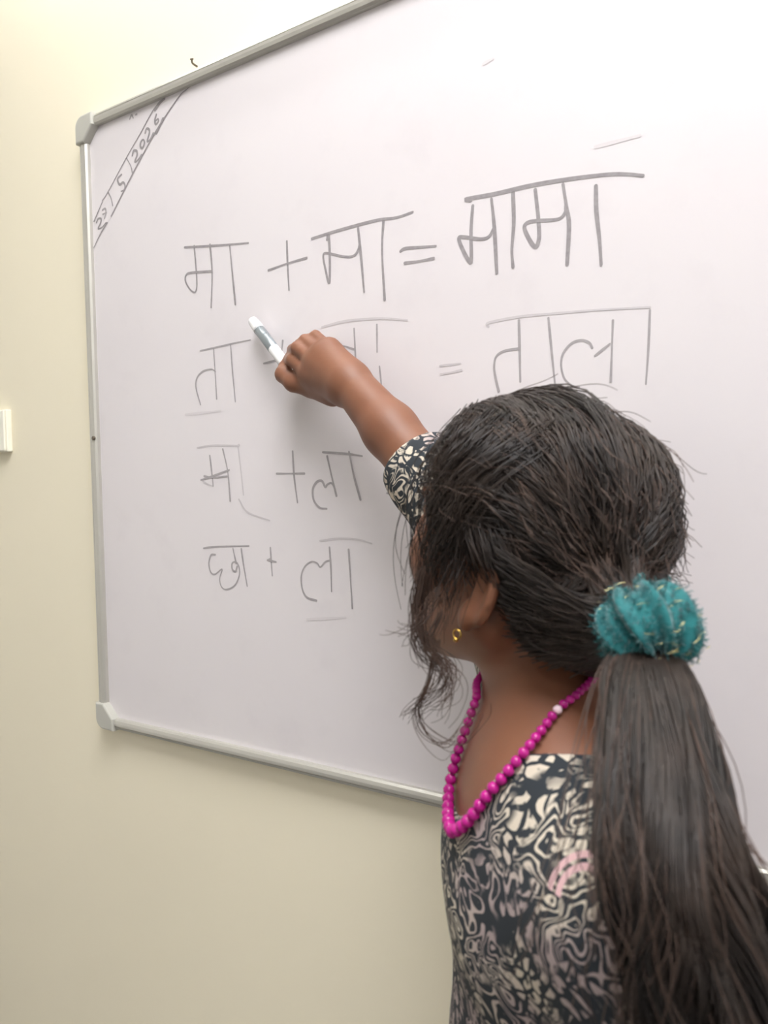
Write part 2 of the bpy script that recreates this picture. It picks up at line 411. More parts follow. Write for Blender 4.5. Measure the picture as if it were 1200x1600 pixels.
WRITING = [
 ('letter', D_, .0030, A2([(103,364),(230,357),(368,346)], [(143,358),(150,440),(154,500),(153,535),(145,552),(125,538),(107,505),(110,480),(130,470),(213,464)], [(209,352),(218,470),(214,614)], [(291,352),(303,480),(315,602)])),
 ('plus_sign', D_, .0030, A2([(529,338),(532,430),(538,542)], [(452,460),(530,432),(612,408)])),
 ('letter', D_, .0035, A2([(633,328),(750,292),(900,252),(985,240),(1053,217)], [(697,333),(703,308),(708,400),(706,514),(690,455),(681,400),(698,388),(770,403),(812,396),(832,352),(826,285)], [(826,285),(838,400),(851,549)], [(932,255),(926,380),(937,583)])),
 ('equals_sign', D_, .0035, A2([(1002,381),(1022,369),(1080,364),(1149,359)], [(1020,430),(1080,422),(1141,410)])),
 ('letter', D_, .0042, B3([(228,357),(210,350),(330,328),(480,293),(640,266),(800,247),(880,246),(945,252)], [(237,378),(230,480),(231,595),(224,610),(200,570),(179,515),(200,508),(270,516),(305,505),(325,470)], [(315,350),(327,470),(337,656)], [(405,325),(408,450),(400,560),(405,632)])),
 ('letter', D_, .0042, B3([(497,310),(510,430),(513,510),(500,548),(480,530),(453,475),(462,450),(500,440),(590,434),(620,408),(624,380)], [(613,288),(627,380),(638,460),(630,622)], [(750,295),(752,400),(765,520),(772,622)])),
 ('letter', M_, .0023, A2([(168,795),(260,775),(310,763),(377,750)], [(224,785),(230,880),(237,996)], [(232,882),(215,872),(180,880),(155,908),(151,950),(170,1020)], [(295,770),(303,880),(315,1007)])),
 ('plus_sign', M_, .0028, A2([(433,848),(500,832),(545,824)], [(512,752),(508,800),(506,870)])),
 ('letter', M_, .0022, A2([(809,702),(816,840),(818,880)], [(700,820),(720,780),(760,775),(814,790)])),
 ('letter', M_, .0022, A2([(904,685),(905,800)])),
 ('letter', M_, .0022, A2([(915,860),(926,970)])),
 ('letter_bar', F_, .0030, A2([(675,697),(760,674),(850,664),(940,661),(1030,668)])),
 ('equals_sign', F_, .0026, B3([(100,1045),(185,1035)], [(102,1080),(150,1072),(190,1062)])),
 ('letter_bar', F_, .0026, B3([(303,882),(303,865),(430,840),(560,828),(750,812),(975,800)])),
 ('letter', M_, .0030, B3([(429,855),(432,980),(435,1110)], [(429,973),(370,982),(335,1005),(326,1050),(333,1100),(345,1150)])),
 ('letter', M_, .0026, B3([(552,845),(565,980),(581,1137)])),
 ('letter', M_, .0024, B3([(735,970),(722,948),(690,938),(650,950),(615,990),(605,1040),(618,1095),(650,1126),(680,1133)], [(745,1003),(808,953)], [(821,855),(817,960),(812,1110)])),
 ('letter', M_, .0023, B3([(975,812),(968,980),(958,1120)])),
 ('letter', M_, .0028, C4([(174,186),(183,260),(190,328)], [(235,155),(258,260),(270,398)], [(133,300),(180,285),(265,253)], [(148,282),(185,288),(255,283)])),
 ('letter_bar', F_, .0024, C4([(115,149),(190,138),(305,140),(306,142),(318,240),(332,370)])),
 ('pen_mark', F_, .0024, C4([(135,300),(160,318),(190,330)])),
 ('pen_mark', F_, .0024, C4([(310,390),(350,450),(455,490)])),
 ('plus_sign', M_, .0028, C4([(562,165),(570,290),(585,405)], [(487,270),(618,270)])),
 ('letter', M_, .0030, C4([(704,170),(820,178),(887,188)], [(724,188),(745,280),(768,375)], [(763,345),(745,315),(725,322),(715,333),(700,305),(675,310),(657,345),(662,395),(690,430),(722,435)], [(827,168),(850,280),(881,393)])),
 ('equals_sign', M_, .0026, C4([(1005,362),(1070,365)], [(995,300),(1060,300)])),
 ('letter', M_, .0026, C4([(145,620),(200,613),(357,609)], [(200,650),(180,652),(170,690),(178,730),(198,742),(232,718),(221,760),(228,798),(250,813),(290,795),(312,750),(312,710),(298,685),(280,690),(280,718),(295,728),(303,705)], [(283,622),(298,690)], [(322,622),(333,700),(350,797)])),
 ('plus_sign', M_, .0026, C4([(458,617),(462,680),(467,748)], [(445,675),(460,668)], [(445,675),(485,684)])),
 ('letter', M_, .0026, C4([(735,615),(742,720),(745,822)], [(735,678),(715,685),(692,708),(678,690),(650,683),(620,705),(603,750),(608,810),(630,850),(675,865)], [(825,625),(833,750),(842,900)])),
 ('letter_bar', F_, .0026, C4([(690,585),(780,575),(870,580),(933,598)])),
 ('date_box', D_, .0022, D5([(235,980),(300,830)], [(300,820),(345,750),(490,480),(600,290),(700,110),(785,18)], [(235,1185),(285,1080),(340,990)], [(370,940),(540,605),(700,310),(800,150),(905,0),(960,-50),(985,-72)], [(345,750),(370,800),(383,858)], [(490,485),(525,550),(537,605)], [(235,980),(245,970)])),
 ('date_box', D_, .0050, D5([(712,110),(745,60),(785,22)], [(722,290),(750,235),(776,180)])),
 ('date_digit', D_, .0030, D5([(255,990),(268,960),(290,960),(288,990),(268,1037),(300,1025),(330,990)])),
 ('date_digit', M_, .0028, D5([(300,892),(322,880),(328,905),(318,955)], [(305,925),(332,912)])),
 ('date_digit', D_, .0034, D5([(450,615),(420,650),(435,692),(462,675),(478,700),(470,735),(450,745)])),
 ('date_digit', D_, .0034, D5([(535,465),(545,430),(568,430),(572,460),(555,515),(580,500),(605,460)])),
 ('date_digit', D_, .0032, D5([(610,345),(598,370),(600,402),(618,402),(630,365),(622,343),(610,345)])),
 ('date_digit', D_, .0034, D5([(635,290),(645,258),(665,262),(668,290),(652,355),(675,340),(698,290)])),
 ('date_digit', D_, .0032, D5([(722,145),(711,190),(718,222),(738,200),(735,180),(718,195)])),
 ('pen_mark', M_, .0030, D5([(515,180),(530,150),(542,172)], [(562,147),(570,143)])),
] + [('pen_mark', G_, .0035, [s_]) for s_ in ([(930,230),(1000,212)], [(755,100),(770,92)], [(290,648),(345,642)], [(480,968),(540,965)])] + [
]
for nm, ink, wd, sts in WRITING: stroke_mesh(nm, sts, wd, M[ink])

# ------------------------------------------------------------------ small wall things
def wall_hit(px, py, off=0.0): return PB(px, py, PANEL_Y * 1.0 + off) if False else (lambda r: CAM + r * ((-off - CAM[1]) / r[1]))(FWD + (px - 600.) / F * RIGHT + (800. - py) / F * UP)
def switch_box():
    tr = wall_hit(18, 640, .0); br = wall_hit(21, 706, .0)
    x1 = (tr[0] + br[0]) / 2; zt, zb = tr[2], br[2]; wdt = 0.115; hgt = zt - zb
    e = empty('switch_box', (x1 - wdt / 2, 0, zb), 'white surface mounted switch box on the cream wall left of the whiteboard', 'switch')
    link('box', bm_mesh('box', box_bm((x1 - wdt, -.010, zb), (x1, 0, zt), .002)), M['switch'], e, False)
    link('face_plate', bm_mesh('face_plate', box_bm((x1 - wdt + .001, -.0145, zb + .001), (x1 - .001, -.0102, zt - .001), .0025, 3)), M['switch'], e, False)
    for k in range(3):
        cx = x1 - wdt + .026 + k * .0285
        link('rocker', bm_mesh('rocker', box_bm((cx - .011, -.0170, zb + .02), (cx + .011, -.0140, zt - .02), .0015)), M['switch'], e, False)
switch_box()
def nail():
    a = wall_hit(308, 104, 0.0)
    e = empty('nail', a, 'small bent nail in the wall just above the whiteboard top rail', 'nail')
    V, Q = sweep(catmull([a + (0, .004, 0), a + (0, -.007, .0005), a + (.001, -.010, .002), a + (.0015, -.0105, .004)], 4), .0013, 8)
    link('shank', mesh_py('shank', V, Q), M['steel'], e)
    V, Q = sweep([a + (.0015, -.0105, .004), a + (.0015, -.0108, .005)], .0025, 10)
    link('nail_head', mesh_py('nail_head', V, Q), M['steel'], e)
nail()
#PERSON
# ------------------------------------------------------------------ smooth implicit surfaces (for the body and the dress)
class Sdf:
    """list of shapes joined one after the other with a smooth union; cut=True takes a shape away"""
    def __init__(s): s.p = []
    def cone(s, a, b, ra, rb, k=.012, cut=False):
        a = np.array(a, float); b = np.array(b, float); ba = b - a; l2 = ba @ ba
        def f(p):
            t = np.clip(((p - a) @ ba) / l2, 0, 1)
            return np.linalg.norm(p - a - t[:, None] * ba, axis=1) - (ra + (rb - ra) * t)
        s.p.append((f, k, cut)); return s
    def ell(s, c, axes, r, k=.012, cut=False):
        c = np.array(c, float); A = np.array([nrm(x) for x in axes]); r = np.array(r, float)
        def f(p):
            q = (p - c) @ A.T
            k0 = np.linalg.norm(q / r, axis=1); k1 = np.linalg.norm(q / r ** 2, axis=1) + 1e-9
            return np.where(k0 < 1e-3, -r.min(), k0 * (k0 - 1) / k1)
        s.p.append((f, k, cut)); return s
    def add(s, sub_, k=.012): s.p.append((sub_, k, False)); return s
    def plane(s, c, n, k=.006):                            # take away the side the normal points to
        c = np.array(c, float); n = nrm(n)
        s.p.append((lambda p: -((p - c) @ n), k, True)); return s
    def chain(s, pts, rs, k=.012):
        for i in range(len(pts) - 1): s.cone(pts[i], pts[i + 1], rs[i], rs[i + 1], k)
        return s
    def __call__(s, p, use=None):
        d = None
        for i, (f, k, cut) in enumerate(s.p):
            if use is not None and not use[i]: continue
            e = f(p)
            if cut:
                if d is None: continue
                e = -e; h = np.clip(.5 - .5 * (e - d) / -k if False else .5 + .5 * (e - d) / k, 0, 1)
                d = d * (1 - h) + e * h + k * h * (1 - h)
            elif d is None: d = e
            else:
                h = np.clip(.5 + .5 * (d - e) / k, 0, 1)
                d = d * (1 - h) + e * h - k * h * (1 - h)
        return np.full(len(p), 1.0) if d is None else d
    def mesh(s, lo, hi, h, B=20):
        lo = np.array(lo, float); nb = np.ceil((np.array(hi) - lo) / (h * B)).astype(int)
        gi = np.stack(np.meshgrid(*[np.arange(n) for n in nb], indexing='ij'), -1).reshape(-1, 3)
        cen = lo + (gi + .5) * B * h; half = B * h * .5 * math.sqrt(3)
        dc = np.stack([f(cen) for f, k, c in s.p], 1)
        tot = s(cen); keep = np.abs(tot) < half * 1.25 + .01
        tot_n = nb * B + 1
        strides = np.array([tot_n[1] * tot_n[2], tot_n[2], 1], np.int64)
        ax = np.arange(B + 1); loc = np.stack(np.meshgrid(ax, ax, ax, indexing='ij'), -1)
        ids, pos, quads = [], [], []
        cut = np.array([c for _, _, c in s.p]); ks = np.array([k for _, k, _ in s.p])
        for bi in np.nonzero(keep)[0]:
            use = (dc[bi] < half * 1.35 + 2 * ks + .02)
            if not use[~cut].any(): continue
            base = gi[bi] * B
            g = loc + base
            d = s((lo + g.reshape(-1, 3) * h), use).reshape(B + 1, B + 1, B + 1)
            neg = d < 0
            if neg.all() or not neg.any(): continue
            cnt = np.zeros((B, B, B)); acc = np.zeros((B, B, B, 3))
            for axis in range(3):
                o1, o2 = [q for q in range(3) if q != axis]
                for i in (0, 1):
                    for j in (0, 1):
                        sl0 = [None] * 3; sl0[axis] = slice(0, B); sl0[o1] = slice(i, i + B); sl0[o2] = slice(j, j + B)
                        sl1 = list(sl0); sl1[axis] = slice(1, B + 1)
                        a, b = d[tuple(sl0)], d[tuple(sl1)]
                        x = (a < 0) != (b < 0)
                        t = np.where(x, a / np.where(x, a - b, 1), 0)
                        cnt += x
                        acc[..., axis] += np.where(x, t, 0); acc[..., o1] += x * i; acc[..., o2] += x * j
            has = cnt > 0
            ii = np.argwhere(has)
            pos.append(lo + (ii + base + acc[has] / cnt[has][:, None]) * h)
            ids.append((ii + base) @ strides)
            for axis in range(3):
                o1, o2 = (axis + 1) % 3, (axis + 2) % 3
                sl0 = [slice(0, B)] * 3; sl1 = list(sl0); sl1[axis] = slice(1, B + 1)
                a, b = neg[tuple(sl0)], neg[tuple(sl1)]
                e = np.argwhere(a != b) 
                if not len(e): continue
                fl = a[tuple(e.T)]
                e = e + base
                u = np.zeros(3, int); u[o1] = 1; v = np.zeros(3, int); v[o2] = 1
                q = np.stack([e @ strides, (e - u) @ strides, (e - u - v) @ strides, (e - v) @ strides], 1)
                q[~fl] = q[~fl][:, ::-1]
                quads.append(q)
        ids = np.concatenate(ids); pos = np.concatenate(pos); quads = np.concatenate(quads)
        uid, first = np.unique(ids, return_index=True); pos = pos[first]
        ix = np.searchsorted(uid, quads); ix[ix >= len(uid)] = 0
        ok = (uid[ix] == quads).all(1)
        return pos, ix[ok]

# ------------------------------------------------------------------ the girl
Zv = np.array([0, 0, 1.0])
def yaw(deg): return np.array([math.cos(math.radians(deg)), math.sin(math.radians(deg)), 0])
# head frame
HC = P(842, 846, .548)
hf0 = yaw(172); hl = np.cross(Zv, hf0)
tilt = math.radians(15); hf = hf0 * math.cos(tilt) + Zv * math.sin(tilt); hu = np.cross(hf, hl)
def H(f_, l_, u_): return HC + f_ * hf + l_ * hl + u_ * hu
# torso frame
tf = yaw(214); tl = np.cross(Zv, tf); tr = -tl
NB = P(868, 1112, .52)                                   # base of the neck
def T(f_, l_, u_): return NB + f_ * tf + l_ * tl + u_ * Zv
SR = NB + tr * .104 - tf * .012 + Zv * .0               # raised right shoulder
SL = NB + tl * .122 - tf * .012 - Zv * .074                # left shoulder
ELB = P(668, 742, .74)
WR = PB(556, 608, .070)
ground = np.array([NB[0], NB[1], 0]) - tf * .02
person = empty('person', ground, 'girl with a long dark ponytail and printed dress pointing at the whiteboard', 'person')

body = Sdf()
# torso
body.ell(T(.000, 0, -.105), (tf, tl, Zv), (.073, .118, .12), .02)
body.ell(T(.000, 0, -.24), (tf, tl, Zv), (.072, .102, .12), .03)
body.ell(T(-.01, 0, -.37), (tf, tl, Zv), (.082, .115, .10), .03)
body.cone(SR, T(0, -.03, -.05), .038, .05, .03)
body.cone(SL, T(0, .03, -.045), .040, .05, .03)
body.cone(SL, T(.0, .05, -.12), .040, .06, .03)
# collar bones
for s, q in ((1, SL), (-1, SR)): body.cone(T(.052, s * .012, -.052), q + tf * .02 + Zv * .02, .0075, .008, .012)
# neck
body.cone(T(-.002, 0, -.03), HC + hf * -.012 - hu * .055, .044, .040, .03)
# head
body.ell(H(-.008, 0, .014), (hf, hl, hu), (.084, .068, .075), .01)
body.ell(H(.030, 0, -.028), (hf, hl, hu), (.056, .056, .066), .03)
body.cone(H(.052, 0, -.082), H(.066, 0, -.080), .020, .018, .03)          # chin
for s in (1, -1):
    body.cone(H(-.002, s * .050, -.052), H(.056, s * .016, -.082), .014, .014, .025)   # jaw
    body.ell(H(.050, s * .038, -.025), (hf, hl, hu), (.026, .022, .024), .02)          # cheek
    body.ell(H(.082, s * .030, .008), (hf, hl, hu), (.012, .017, .011), .008, True)     # eye socket
    body.cone(H(.080, s * .012, .022), H(.070, s * .046, .020), .006, .006, .01)       # brow
for s in (1, -1):                                                          # eyelids
    body.chain([H(.0745, s * .0165, .009), H(.0795, s * .028, .0155), H(.071, s * .043, .010)], [.0030, .0038, .0030], .004)
    body.chain([H(.0745, s * .0165, .006), H(.0775, s * .029, .0005), H(.071, s * .043, .006)], [.0030, .0034, .0030], .004)
body.chain([H(.082, 0, .012), H(.094, 0, -.012), H(.099, 0, -.022)], [.006, .008, .0095], .01)
for s in (1, -1): body.ell(H(.091, s * .011, -.023), (hf, hl, hu), (.008, .007, .006), .006)
body.ell(H(.083, 0, -.045), (hf, hl, hu), (.010, .020, .005), .006); body.ell(H(.081, 0, -.055), (hf, hl, hu), (.010, .016, .006), .006)
# ears
for s in (1, -1):
    c = H(-.008, s * .073, -.022)
    ea = nrm(hl * s * .55 - hf * .75 ); eb = nrm(hu + hf * -.12); ec = nrm(np.cross(ea, eb))
    body.ell(c + ea * .004, (ea, eb, ec), (.0155, .027, .0065), .006)
    body.ell(c - eb * .024 + hf * .005, (ea, eb, ec), (.009, .011, .006), .006)
    body.ell(c + ea * .004 + (hf * .4 + hl * s) * .006, (ea, eb, ec), (.0095, .019, .005), .004, True)
# right arm, raised to the board
body.chain([SR, (SR + ELB) / 2 + Zv * .004, ELB], [.038, .033, .030], .02)
mid = ELB * .5 + WR * .5
body.chain([ELB, mid, WR], [.029, .0268, .0222], .012)
# left arm, hanging
EL = SL + Zv * -.20 + tl * .035 - tf * .02; WL = EL + Zv * -.17 + tf * .05
body.chain([SL, (SL + EL) / 2, EL], [.040, .035, .030], .02); body.chain([EL, EL * .6 + WL * .4, WL], [.030, .028, .021], .02)
# left hand
ha = nrm(WL - EL); hb = nrm(np.cross(ha, tl)); hc_ = nrm(np.cross(hb, ha))
PLM = WL + ha * .035
body.ell(PLM, (ha, hb, hc_), (.042, .032, .013), .012)
for i, (o, L) in enumerate(((-.021, .045), (-.007, .052), (.007, .050), (.021, .040))):
    a = PLM + ha * .032 + hb * o; b = a + ha * L * .5 - hc_ * .004; c = b + ha * L * .42 - hc_ * .014
    body.chain([a, b, c], [.0075, .0068, .0055], .004)
body.chain([WL + ha * .015 - hb * .02, WL + ha * .045 - hb * .043 - hc_ * .01, WL + ha * .068 - hb * .046 - hc_ * .016], [.010, .008, .0065], .008)
# legs and feet, down to the floor
for s in (1, -1):
    hip = T(-.01, s * .055, -.42); kn = np.array([*(ground + tl * s * .06 + tf * .01)[:2], .30]); an = np.array([*(ground + tl * s * .065 - tf * .01)[:2], .055])
    body.chain([hip, hip * .5 + kn * .5, kn], [.068, .06, .045], .03)
    body.chain([kn, kn * .65 + an * .35 - tf * .008, an], [.045, .043, .027], .02)
    body.chain([an - Zv * .02 - tf * .02, an + tf * .05 - Zv * .03, an + tf * .105 - Zv * .037], [.028, .024, .016], .02)
    for i in range(5):
        a = an + tf * (.095 - abs(i - 1) * .004) - Zv * .042 + tl * s * (i - 1.6) * .011; body.cone(a, a + tf * .026, .009 - i * .0007, .008 - i * .0007, .005)
# right hand holding the marker: back of the hand to the room, fingers curled towards the board
MCP = [PB(484, 584, .062), PB(492, 566, .066), PB(503, 552, .064), PB(517, 543, .058)]        # index .. little finger
PIP = [PB(457, 563, .055), PB(465, 544, .056), PB(477, 532, .048), PB(493, 525, .044)]
DIP = [PB(452, 561, .034), PB(458, 547, .032), PB(469, 538, .028), PB(487, 532, .024)]
TIP = [PB(458, 569, .020), PB(466, 564, .017), PB(478, 558, .015), PB(494, 553, .015)]
RF = [(.0082, .0078, .0070, .0062), (.0084, .0080, .0072, .0063), (.0080, .0074, .0068, .0060), (.0072, .0068, .0062, .0055)]
for i in range(4):
    body.cone(WR * .75 + MCP[i] * .25, MCP[i], .0170, .0105, .014)
fingers = Sdf()
for i in range(4): fingers.chain([MCP[i] * .9 + WR * .1, PIP[i], DIP[i], TIP[i]], RF[i], .0018)
body.add(fingers, .009)
body.cone(PB(540, 606, .060), PB(490, 597, .046), .017, .015, .016)              # ball of the thumb
THB = PB(488, 603, .045); TH1 = PB(459, 597, .050); TH2 = PB(443, 585, .047); TH3 = PB(445, 573, .036)
body.chain([PB(520, 612, .052), THB, TH1, TH2, TH3], [.0165, .0135, .0112, .0096, .0078], .004)

pos, fc = body.mesh(NB + (-.55, -.42, -1.05), NB + (.32, .30, .36), .0026)
pos[:, 2] = np.maximum(pos[:, 2], 0.001)
# keep the surface relaxed: one pass of neighbour averaging
def relax(pos, fc, n=1, lam=.5):
    for _ in range(n):
        acc = np.zeros_like(pos); cnt = np.zeros(len(pos))
        for k in range(4):
            a, b = fc[:, k], fc[:, (k + 1) % 4]
            np.add.at(acc, a, pos[b]); np.add.at(cnt, a, 1); np.add.at(acc, b, pos[a]); np.add.at(cnt, b, 1)
        pos = pos * (1 - lam) + lam * acc / np.maximum(cnt, 1)[:, None]
    return pos
pos = relax(pos, fc, 1)
link('body', mesh_np('body', pos, fc), M['skin'], person)

# dress: torso, shoulders, sleeves to the elbows, flared skirt
dr = Sdf(); t_ = .006
dr.ell(T(.000, 0, -.105), (tf, tl, Zv), (.073 + t_, .118 + t_, .12), .02)
dr.ell(T(.000, 0, -.24), (tf, tl, Zv), (.070 + t_, .104 + t_, .12), .03)
dr.cone(SR, T(0, -.03, -.05), .038 + t_, .05 + t_, .03)
dr.cone(SL, T(0, .03, -.045), .040 + t_, .05 + t_, .03)
dr.cone(SL, T(.0, .05, -.12), .040 + t_, .06 + t_, .03)
dr.ell(T(-.01, 0, -.37), (tf, tl, Zv), (.082 + t_, .115 + t_, .11), .03)
for j in range(15):                                      # skirt
    u0 = -.30 - j * .028; r = .100 + j * .0052
    dr.ell(T(-.008, 0, u0), (tf, tl, Zv), (r * .86, r * 1.10, .055), .03)
dr.plane(T(0, 0, -.68), -Zv)
# neckline: wide scoop, deeper in front
dr.ell(T(.075, 0, .018), (tf, tl, nrm(Zv)), (.085, .068, .083), .006, True)
dr.ell(T(-.01, 0, .03), (tf, tl, Zv), (.085, .085, .072), .006, True)
SLV = ELB + nrm(WR - ELB) * .020
dr.chain([SR, (SR + ELB) / 2 + Zv * .004, ELB, SLV], [.038 + t_, .033 + .007, .030 + .007, .0345], .02)
dr.plane(SLV + nrm(WR - ELB) * .004, nrm(nrm(WR - ELB) + UP * .05))
dr.chain([SL, (SL + EL) / 2, EL], [.040 + t_, .035 + .009, .042], .02)
pos, fc = dr.mesh(NB + (-.40, -.36, -.75), NB + (.30, .30, .30), .003)
pos = relax(pos, fc, 2)
dress = link('dress', mesh_np('dress', pos, fc), M['dress'], person)

# where the printed arches sit on the dress
def hit_dress(px, py, d0=.45):
    ds = np.linspace(d0 - .12, d0 + .12, 240); pts = np.array([P(px, py, d) for d in ds]); v = dr(pts)
    return pts[np.argmax(v < 0)] if (v < 0).any() else pts[np.argmin(v)]
arch = hit_dress(912, 1405) - origin_of(dress)
for nd in M['dress'].node_tree.nodes:
    if nd.name.startswith('arch_'): nd.inputs[1].default_value = tuple(arch)
    if nd.name.startswith('above_'): nd.inputs[1].default_value = float(arch[2] - .004)
# eyes
for s in (1, -1):
    b = bmesh.new(); bmesh.ops.create_uvsphere(b, u_segments=16, v_segments=10, radius=.0105)
    bmesh.ops.translate(b, verts=b.verts, vec=Vector(H(.0675, s * .030, .008)))
    e = link('eye', bm_mesh('eye', b), M['eye_white'], person)
    b = bmesh.new(); bmesh.ops.create_uvsphere(b, u_segments=14, v_segments=8, radius=.0055)
    for v in b.verts: v.co = Vector(H(.0675, s * .030, .008) + hf * .0058 + np.array(v.co))
    link('iris', bm_mesh('iris', b), M['iris'], e)

lp = Sdf(); lp.ell(H(.0838, 0, -.0455), (hf, hl, hu), (.0103, .0195, .0048), .003); lp.ell(H(.0818, 0, -.0545), (hf, hl, hu), (.0103, .0155, .0055), .003)
pos, fc = lp.mesh(H(.083, 0, -.05) - .03, H(.083, 0, -.05) + .03, .0015)
link('lips', mesh_np('lips', relax(pos, fc, 1), fc), M['lips'], person)
# ---- hair
def strands(name, paths, rad, mat, parent, sides=3):
    """all strands share one length in points: paths (n, m, 3), rad (m,) or (n, m)"""
    paths = np.asarray(paths); n, m_, _ = paths.shape
    rad = np.broadcast_to(np.asarray(rad), (n, m_))
    tan = np.gradient(paths, axis=1); tan /= np.linalg.norm(tan, axis=2, keepdims=True) + 1e-12
    ref = np.where(np.abs(tan[..., 2:3]) < .9, np.array([0, 0, 1.0]), np.array([1.0, 0, 0]))
    a = np.cross(tan, ref); a /= np.linalg.norm(a, axis=2, keepdims=True) + 1e-12; b = np.cross(tan, a)
    th = np.arange(sides) * 2 * PI / sides
    V = paths[:, :, None, :] + rad[:, :, None, None] * (np.cos(th)[None, None, :, None] * a[:, :, None, :] + np.sin(th)[None, None, :, None] * b[:, :, None, :])
    V = V.reshape(-1, 3)
    i = np.arange(n)[:, None, None] * m_ * sides; j = np.arange(m_ - 1)[None, :, None] * sides; k = np.arange(sides)[None, None, :]; k2 = (k + 1) % sides
    q = np.stack([i + j + k, i + j + k2, i + j + sides + k2, i + j + sides + k], -1).reshape(-1, 4)
    o = link(name, mesh_np(name, V, q), mat, parent); return tag(o, kind='stuff')
HR = np.array([.092, .076, .083]); HCC = H(.004, 0, .016)          # outer hair ellipsoid
def onhead(d, off): 
    d = d / np.linalg.norm(d, axis=-1, keepdims=True)
    return HCC + (d * (HR + np.asarray(off)[..., None])) @ np.array([hf, hl, hu])
PT = P(1002, 985, .432)                                             # where the ponytail is gathered
dPT = ((PT - HCC) @ np.array([hf, hl, hu]).T) / HR; dPT = nrm(dPT)
HAIR_N = 5200
# base cap under the strands
cap = Sdf()
cap.ell(HCC, (hf, hl, hu), HR - .006, .01)
cap.ell(H(-.050, .018, -.026), (hf, hl, hu), (.045, .046, .030), .03)
cap.ell(H(.028, 0, .040), (hf, hl, hu), (.058, .062, .054), .02)
cap.cone(H(-.070, .026, -.030), PT, .034, .014, .03)
cap.ell(H(.085, .0, -.035), (hf, hl, hu), (.070, .095, .075), .012, True)       # face opening
cap.ell(H(.005, .075, -.045), (hf, hl, hu), (.034, .03, .045), .01, True)       # round the near ear
cap.ell(H(.005, -.075, -.045), (hf, hl, hu), (.034, .03, .045), .01, True)
pos, fc = cap.mesh(HCC - .2, HCC + .2, .004)
hair = link('hair', mesh_np('hair', relax(pos, fc, 2), fc), M['hair_base'], person)
def head_strands(n):
    out = []; mpt = 14; t = np.linspace(0, 1, mpt)[:, None]
    while len(out) < n:
        d0 = nrm(rng.normal(size=3))
        face = d0 @ nrm((1, 0, -.42))
        if face > .60 or d0[2] < -.62: continue
        if d0[2] < -.15 and d0[0] > -.25: continue
        side = 1 if d0[1] >= 0 else -1
        dm = nrm(d0 + dPT + np.array([-.1, .25 * side, .55]) * (0.2 + max(0, d0[0] + .3)))
        clump = math.sin(7 * d0[1] + 5 * d0[0]) + math.sin(11 * d0[2])
        d = (1 - t) ** 2 * d0 + 2 * t * (1 - t) * dm + t ** 2 * dPT
        off = rng.uniform(-.004, .004) + .0035 * clump
        wav = .0028 * np.sin(t[:, 0] * rng.uniform(6, 14) + rng.uniform(0, 6)) * np.sin(PI * t[:, 0])
        d = d + .055 * np.sin(t * rng.uniform(5, 10) + 3 * clump) * np.cross(d0, dPT) * np.sin(PI * t)
        p = onhead(d, off + wav - .004 * t[:, 0] ** 2)
        kx = np.clip((t - .86) / .14, 0, 1); p = p * (1 - kx) + (PT + rng.normal(size=3) * .006) * kx
        out.append(p)
    return np.array(out)
def settle(pts, gap):
    """lift points out of the base cap, and off the ear and face, along the surface normal"""
    sh = pts.shape; p = pts.reshape(-1, 3); gp = np.repeat(gap, sh[1])
    for _ in range(3):
        d = cap(p); bad = d < gp
        if not bad.any(): break
        q = p[bad]; gr = np.stack([cap(q + h) - d[bad] for h in np.eye(3) * .0008], 1); gr /= np.linalg.norm(gr, axis=1)[:, None] + 1e-9
        p[bad] = q + gr * (gp[bad] - d[bad])[:, None] * .9
    return p.reshape(sh)
hp = head_strands(HAIR_N); hp = settle(hp, rng.uniform(.0, .004, len(hp)))
# hair drawn up from the nape and from behind the ear to the scrunchie
def nape_strands(n):
    edge = catmull([P(768, 880, .49), P(778, 930, .48), P(795, 985, .48), P(820, 1018, .48), P(855, 1038, .478), P(900, 1046, .47), P(940, 1042, .455)], 10)
    top = catmull([P(775, 860, .46), P(810, 880, .45), P(840, 900, .445), P(870, 920, .44), P(900, 935, .44), P(930, 950, .44), P(960, 965, .44)], 10)
    t = np.linspace(0, 1, 14)[:, None]; out = []
    for _ in range(n):
        s = rng.integers(len(edge)); f_ = rng.uniform() ** 1.6
        a = edge[s] * (1 - f_) + top[min(s, len(top) - 1)] * f_ + rng.normal(size=3) * .002
        m1 = (a + PT) / 2 - UP * .006 + RIGHT * .0
        out.append((1 - t) ** 2 * a + 2 * t * (1 - t) * m1 + t ** 2 * (PT + rng.normal(size=3) * .006) + np.sin(t * 9 + f_ * 20) * .0012 * UP)
    return np.array(out)
npst = settle(nape_strands(1500), rng.uniform(.0004, .004, 1500))

strands('hair_strands', np.concatenate([hp, npst]), .00055 * np.array([.7] + [1] * 12 + [.8]), M['hair'], hair)
# flyaway curls standing off the head
fl = []
for _ in range(420):
    p = hp[rng.integers(HAIR_N)]; i = rng.integers(0, 9); s = p[i:i + 5].copy()
    q = catmull(s, 3)[:13]; c = HCC; outv = (q - c) / np.linalg.norm(q - c, axis=1)[:, None]
    L = np.linspace(0, 1, 13)[:, None]
    fl.append(q + outv * L ** 1.5 * rng.uniform(.004, .020) + np.sin(L * rng.uniform(3, 9) + rng.uniform(0, 6)) * rng.normal(size=3) * .003 * L)
strands('flyaway_hair', np.array(fl), np.linspace(.0004, .00022, 13), M['hair_wisp'], hair)
